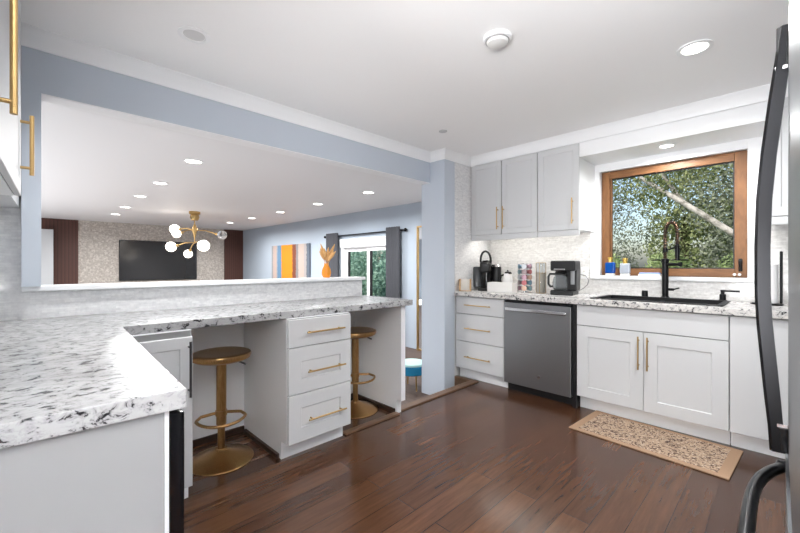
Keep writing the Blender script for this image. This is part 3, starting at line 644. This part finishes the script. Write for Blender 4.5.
r = thing('vase', 'round amber vase on the half wall ledge', 'vase', (-2.80, 1.845, 1.0905))
MB().lathe([(0, 0), (.028, 0), (.038, .02), (.041, .045), (.036, .075), (.024, .098), (.019, .115), (.021, .124), (.016, .124), (.014, .11), (0, .10)], seg=28).build('body', M['orange_glass'], r)
r2 = thing('dried_stems', 'bunch of dry tan pampas stems standing in the amber vase', 'dried flowers', (-2.80, 1.845, 1.20))
for k in range(13):
    a = random.uniform(0, 2 * pi); rr = random.uniform(.02, .115); h_ = random.uniform(.09, .19); e = Vector((rr * cos(a), rr * sin(a), h_))
    s_ = MB().tube([(0.004 * cos(a), .004 * sin(a), -.08), (.25 * e.x, .25 * e.y, .02), tuple(e * .6)], .0014, 6)
    pl = [(.25 * e.x + (e.x * .75) * t, .25 * e.y + (e.y * .75) * t, h_ * (.35 + .65 * t)) for t in (0, .25, .5, .75, 1)]
    s_.tube(pl, [.003, .011, .013, .009, .002], 8); s_.build('stem', M['pampas'], r2)
r = thing('low_stool', 'low round teal stool with gold legs seen past the peninsula end', 'stool', (-2.99, 3.12, LOW))
MB().lathe([(0, .17), (.15, .17), (.16, .18), (.16, .262), (.155, .268), (0, .268)], seg=36).build('cushion', M['teal'], r)
MB().lathe([(0, .268), (.155, .268), (.16, .275), (.155, .292), (.13, .30), (0, .302)], seg=36).build('seat_top', M['teal_lit'], r)  # top of the teal seat coloured paler for the daylight on it
for k in range(4):
    a = radians(45 + 90 * k + 20); MB().cyl((.12 * cos(a), .12 * sin(a), .18), (.14 * cos(a), .14 * sin(a), 0), .011, 12, .008).build('leg', M['brass'], r)

# ------------------------------------------------------------------ on the worktop
T = .9205
r = thing('photo_frame', 'small wood edged glass frame at the left end of the window worktop', 'frame', (-2.405, 3.335, T), radians(30))
MB().box(-.062, -.048, -.03, .03, 0, .13, .002).box(.048, .062, -.03, .03, 0, .13, .002).box(-.048, .048, -.03, .03, 0, .008).build('wood_side', M['deskwood'], r)
MB().box(-.048, .048, -.004, .002, .008, .128).build('glass', mat('pale_print', (226, 222, 214), .3), r)
# pod coffee maker
r = thing('pod_coffee_maker', 'black pod coffee maker with raised loop handle', 'coffee maker', (-2.335, 3.63, T), radians(25))
MB().box(-.07, .07, -.15, .12, 0, .03, .008).build('drip_base', M['black'], r)
MB().lathe([(0, .02), (.055, .02), (.06, .04), (.058, .2), (.063, .24), (.06, .30), (.045, .33), (0, .335)], (0, .03, 0), 28).build('body', M['blackgloss'], r)
MB().box(-.055, .055, -.12, .03, .20, .31, .02, 3).build('brew_head', M['black'], r)
MB().tube([(-.055, -.03, .31)] + [(.055 * -cos(a * pi / 12), -.04 - .02 * sin(a * pi / 12), .33 + .10 * sin(a * pi / 12)) for a in range(13)] + [(.055, -.03, .31)], .012, 10).build('loop_handle', M['black'], r)
MB().lathe([(0, .03), (.056, .03), (.058, .24), (.05, .26), (0, .262)], (-.11, .06, 0), 24).build('water_tank', mat('smoked_tank', (110, 114, 118), .1, trans=.5), r)
MB().lathe([(0, .05), (.05, .05), (.052, .25), (.044, .265), (0, .267)], (.105, .06, 0), 24).build('side_canister', M['black'], r)
MB().lathe([(0, .262), (.058, .262), (.05, .285), (0, .29)], (.105, .06, 0), 24).build('canister_lid', M['chrome'], r)
# tray box
r = thing('storage_box', 'low white box in front of the pod coffee maker', 'box', (-2.045, 3.47, T), radians(4))
ring(MB(), -.135, .135, -.06, .06, .012, 0, .10).box(-.123, .123, -.048, .048, 0, .012).build('box', M['boxwhite'], r)
r = thing('kettle', 'small black and white jug with curved handle behind the white box', 'jug', (-2.11, 3.70, T))
MB().lathe([(0, 0), (.05, 0), (.052, .10), (.045, .16), (.035, .19), (0, .195)], seg=28).build('body', M['paper'], r)
MB().tube([(-.045, -.01, .17), (-.075, -.01, .165), (-.085, -.01, .12), (-.07, -.01, .06), (-.05, -.01, .05)], .011, 10).build('handle', M['black'], r)
MB().tube([(.03, -.02, .19), (.045, -.03, .20), (.06, -.035, .19)], .01, 10).lathe([(.036, .188), (.03, .205), (.01, .21), (.008, .225), (0, .226)], seg=20).build('lid', M['black'], r)
# pod carousel
pods = [(164, 96, 100), (112, 140, 156), (186, 190, 196), (160, 128, 142), (196, 164, 146), (130, 158, 164), (140, 124, 126)]
pm = [mat('pod_foil', c, .3, .4) for c in pods]
r = thing('pod_carousel', 'chrome wire carousel for coloured coffee pods', 'pod holder', (-1.87, 3.62, T), radians(20))
c_ = MB().lathe([(0, 0), (.075, 0), (.075, .008), (.02, .012), (0, .012)], seg=28).cyl((0, 0, .01), (0, 0, .30), .006)
for k in range(6):
    a = k * pi / 3; c_.tube([(.05 * cos(a), .05 * sin(a), .012), (.05 * cos(a), .05 * sin(a), .29), (0, 0, .298)], .0022, 6)
c_.build('rack', M['chrome'], r)
kk = 0
for k in range(6):
    a = k * pi / 3 + pi / 6
    for j in range(5):
        c0 = Vector((.045 * cos(a), .045 * sin(a), .045 + .055 * j)); d = Vector((cos(a), sin(a), 0))
        if kk == 0:
            pod = MB().cyl((0, 0, -.02), (0, 0, .018), .017, 18, .022).lathe([(0, .018), (.0255, .018), (.0255, .021), (0, .0215)], seg=18).build('coffee_pod', pm[0]); me0 = pod.data
        else:
            me = me0.copy() if False else me0
            pod = bpy.data.objects.new('coffee_pod', me); C.objects.link(pod)
        if len(pod.material_slots): pod.material_slots[0].link = 'OBJECT'; pod.material_slots[0].material = pm[(j * 3 + k) % len(pm)]
        pod.location = r.matrix_basis @ c0 if False else Vector((-1.87, 3.62, T)) + Matrix.Rotation(radians(20), 3, 'Z') @ c0
        pod.rotation_euler = d.to_track_quat('Z', 'Y').to_euler(); pod.rotation_euler = (Matrix.Rotation(radians(20), 3, 'Z') @ d).to_track_quat('Z', 'Y').to_euler()
        tag(pod, 'foil topped coffee pod held in the chrome wire carousel', 'coffee pod', 'coffee pods in the carousel'); kk += 1
# glass tower
r = thing('glass_canister', 'tall clear glass canister with gold wire between pods and drip coffee maker', 'canister', (-1.70, 3.62, T), radians(10))
g = MB().lathe([(0, 0), (.045, 0), (.046, .005), (.046, .30), (.043, .30), (.043, .006), (0, .006)], seg=28); g.build('jar', mat('thin_glass', (240, 242, 242), .04, trans=.92, ior=1.1), r)
MB().lathe([(0, .007), (.041, .007), (.041, .20), (0, .202)], seg=24).build('contents', mat('beige_contents', (206, 196, 182), .8), r)
c_ = MB()
for z in (.004, .20, .302): c_.tube([(.048 * cos(a * pi / 14), .048 * sin(a * pi / 14), z) for a in range(28)], .002, 6, True)
for k in range(4): c_.cyl((.048 * cos(k * pi / 2), .048 * sin(k * pi / 2), .002), (.048 * cos(k * pi / 2), .048 * sin(k * pi / 2), .302), .002, 6)
c_.build('wire_frame', M['brass'], r)
# drip coffee maker
r = thing('drip_coffee_maker', 'black drip coffee maker with glass carafe', 'coffee maker', (-1.465, 3.62, T), radians(8))
MB().box(-.10, .10, -.13, .10, 0, .045, .01, 3).build('base', M['black'], r)
MB().box(.03, .115, -.06, .10, .04, .305, .012, 3).box(-.10, .04, .04, .10, .04, .305, .012, 3).build('body', M['black'], r)
MB().box(-.105, .115, -.11, .10, .225, .32, .014, 3).build('brew_head', M['black'], r)
MB().box(-.07, .03, -.116, -.109, .232, .246, .003).build('trim_band', M['chrome'], r)
MB().box(.065, .10, -.066, -.059, .10, .29, .003).build('water_gauge', M['slate'], r)
MB().lathe([(0, .047), (.05, .047), (.066, .06), (.07, .11), (.06, .155), (.046, .175), (.048, .188), (.045, .188), (.043, .175), (.057, .153), (.067, .11), (.063, .062), (0, .05)], (-.03, -.045, 0), 32).build('carafe', mat('carafe_glass', (232, 236, 238), .03, trans=.9, ior=1.2), r)
MB().lathe([(0, .188), (.05, .188), (.052, .20), (.045, .212), (0, .214)], (-.03, -.045, 0), 28).tube([(-.07, -.06, .195), (-.115, -.075, .195), (-.128, -.078, .17), (-.128, -.078, .10), (-.11, -.072, .075), (-.09, -.066, .08)], .011, 10).build('carafe_handle', M['black'], r)
MB().tube([(.10, .06, .03), (.15, .04, .06), (.19, .03, .10), (.20, .03, .14), (.17, .05, .18), (.12, .08, .19)], .0035, 8).build('cord', mat('grey_cord', (120, 120, 122), .5), r)
# outlet on the tile
r = thing('wall_outlet', 'white double outlet on the tile right of the drip coffee maker', 'outlet', (-1.28 + -.12, WY - .0085, 1.12))
MB().box(-.035, .035, -.005, 0, -.057, .057, .003).build('plate', M['white'], r)
for s in (-.024, .024): MB().box(-.016, .016, -.008, -.004, s - .014, s + .014, .004).build('socket', M['boxwhite'], r)
# sill items
SZ = 1.1005
def bottle(label, x, y, body, hgt):
    r = thing('soap_bottle', label, 'bottle', (x, y, SZ), 0, 'bottles on the window sill')
    MB().box(-.038, .038, -.022, .022, 0, .02, .006, 3).build('foot', M['boxwhite'], r)
    MB().box(-.042, .042, -.024, .024, .02, hgt, .012, 3).build('body', body, r)
    MB().lathe([(.018, hgt - .004), (.018, hgt + .03), (.021, hgt + .032), (.021, hgt + .048), (0, hgt + .05)], seg=20).build('cap', M['goldcap'], r)
    return r
SY = 3.953
bottle('bright blue square soap bottle with gold cap on the window sill', -1.172, SY, M['bluesoap'], .125)
bottle('clear square soap bottle with gold cap on the window sill', -1.046, SY, M['clearsoap'], .115)
r = thing('sponge_tray', 'flat pale blue sponge tray on the window sill beside the faucet', 'tray', (-.85, SY, SZ))
ring(MB(), -.085, .085, -.027, .027, .004, 0, .018).box(-.081, .081, -.023, .023, 0, .004).build('tray', M['boxwhite'], r)
tag(MB().box(-.93, -.77, SY - .021, SY + .021, SZ + .0045, SZ + .032, .006).build('sponge', M['sponge']), 'pale blue sponge lying in the tray on the sill', 'sponge')
# paper towel holder in the right corner
r = thing('paper_towel_holder', 'black upright paper towel holder right of the window', 'paper towel holder', (-.095, 3.72, T))
MB().lathe([(0, 0), (.085, 0), (.085, .008), (.08, .012), (0, .012)], seg=32).build('base', M['blackmetal'], r)
MB().cyl((0, 0, .012), (0, 0, .275), .008).build('rod', M['blackmetal'], r)
MB().box(.064, .080, -.012, .012, .012, .375, .006, 3).build('arm', M['blackmetal'], r)
tag(MB().lathe([(.02, .0125), (.056, .0125), (.058, .016), (.058, .278), (.056, .282), (.02, .282), (.02, .0125)], (-.095, 3.72, T), 32, True).build('paper_roll', M['paper']), 'white paper towel roll on the black holder', 'paper roll')
# rug
ang = radians(-3.5)
r = tag(MB().box(-.45, .45, -.245, .245, .0008, .010, .003).build('rug', M['rug']), 'beige and brown patterned kitchen rug before the sink cabinet', 'rug')
r.location = (-.655, 3.05, 0); r.rotation_euler = (0, 0, ang)

# ------------------------------------------------------------------ garden
S('ground_garden', MB().box(-30, 12, BY + .3, 40, -.6, -.45).box(-2.4, 4, WY + .2, BY + .3, -.6, -.45), M['soil'])
def crownmesh(mb, blobs, n, size, seed):
    rn = random.Random(seed); t = mb.bm
    for k in range(n):
        c, R = rn.choice(blobs)
        while True:
            p = Vector((rn.uniform(-1, 1), rn.uniform(-1, 1), rn.uniform(-1, 1)))
            if .25 < p.length < 1: break
        p = Vector(c) + Vector((p.x * R[0], p.y * R[1], p.z * R[2]))
        u = Vector((rn.gauss(0, 1), rn.gauss(0, 1), rn.gauss(0, 1))).normalized(); v = u.cross(Vector((rn.gauss(0, 1), rn.gauss(0, 1), rn.gauss(0, 1)))).normalized()
        s = size * rn.uniform(.6, 1.3)
        t.faces.new([t.verts.new(p - u * s), t.verts.new(p + v * s * .45), t.verts.new(p + u * s), t.verts.new(p - v * s * .45)])
    return mb
def tree(name, label, loc, trunk, tr, blobs, n, size, leaf, bark, seed, group='garden greenery'):
    r = thing(name, label, 'tree' if 'tree' in name else 'shrub', loc, 0, group)
    MB().tube(trunk[0], tr[0], 10).build('trunk', bark, r)
    for tt, rr in zip(trunk[1:], tr[1:]): MB().tube(tt, rr, 8).build('branch', bark, r)
    crownmesh(MB(), blobs, n, size, seed).build('foliage', leaf, r, smooth=False)
    return r
G = -.45
tree('leaning_tree', 'leaning tree with pale grey trunk slanting across the kitchen window view', (.9, 7.2, G),
     [[(0, 0, 0), (-.4, 0, .75), (-.75, 0, 1.42), (-1.35, -.05, 2.03), (-2.0, -.05, 2.6), (-2.6, 0, 3.1)], [(-2.0, 0, 2.6), (-2.3, .2, 3.1), (-2.5, .3, 3.8)]],
     [[.09, .08, .06, .05, .042, .03], [.035, .03, .02]],
     [((-1.2, .1, 3.75), (1.7, .7, .75)), ((-2.4, .2, 3.3), (.9, .6, .7)), ((-.2, .1, 3.2), (.9, .6, .8))], 11440, 0.033, M['leaf1'], M['bark'], 3)
tree('garden_tree', 'grey green tree standing behind the slanting trunk', (-.35, 9.9, G), [[(0, 0, 0), (.05, 0, 1.6), (0, 0, 3.2)]], [[.12, .1, .06]],
     [((0, 0, 3.2), (1.35, .8, 1.2)), ((.2, -.1, 1.9), (1.1, .7, .8))], 13640, 0.040, M['leaf3'], M['barkdark'], 5)
tree('garden_tree', 'thin grey green tree at the left of the kitchen window view', (-3.3, 9.9, G), [[(0, 0, 0), (-.05, 0, 1.5), (.1, 0, 3.2)]], [[.11, .09, .05]],
     [((.1, 0, 3.6), (1.1, .7, .8)), ((.2, 0, 2.4), (1.15, .7, .9)), ((.1, 0, 1.5), (.9, .6, .6))], 9460, 0.036, M['leaf3'], M['barkdark'], 9)
tree('garden_tree', 'big mid green tree in the centre of the kitchen window view', (-2.0, 13.2, G), [[(0, 0, 0), (0, 0, 3)]], [[.14, .09]],
     [((.4, 0, 3.8), (1.6, 1.2, 1.5)), ((.5, 0, 2.3), (1.5, 1.0, 1.2))], 12320, 0.056, M['leaf1'], M['barkdark'], 11)
for k, (x, y, lab) in enumerate(((-2.62, 8.5, 'pale green bush low at the left of the kitchen window view'), (-1.55, 8.5, 'pale green bush low in the middle of the kitchen window view'), (-.48, 8.5, 'pale green bush low at the right of the kitchen window view'))):
    tree('garden_shrub', lab, (x, y, G), [[(0, 0, 0), (0, 0, .9)]], [[.03, .02]], [((0, 0, .98), (.52, .4, .98))], 7920, 0.030, M['leaf2'], M['barkdark'], 20 + k)
tree('garden_tree', 'tall green tree closing the far right of the kitchen window view', (2.1, 13.2, G), [[(0, 0, 0), (0, 0, 3)]], [[.14, .09]], [((-.2, 0, 2.6), (1.6, 1.1, 2.2))], 9240, 0.056, M['leaf3'], M['barkdark'], 13)
for k, (x, y, z, lab) in enumerate(((-8.9, 7.4, 1.25, 'blue green bush outside the left pane of the sliding door'), (-6.7, 6.6, 1.0, 'blue green bush outside the right pane of the sliding door'), (-11.6, 9.0, 1.7, 'blue green bush standing farthest behind the sliding door'))):
    tree('garden_shrub', lab, (x, y, G), [[(0, 0, 0), (0, 0, 1.0)]], [[.04, .02]], [((0, 0, z), (1.0, .6, z))], 9240, 0.040, M['leaf4'], M['barkdark'], 40 + k)
tree('garden_tree', 'green tree rising behind the bushes at the sliding door', (-9.2, 12.0, G), [[(0, 0, 0), (0, 0, 2.4)]], [[.12, .08]], [((0, 0, 2.6), (3.0, 1.0, 1.9))], 13200, 0.053, M['leaf1'], M['barkdark'], 50)
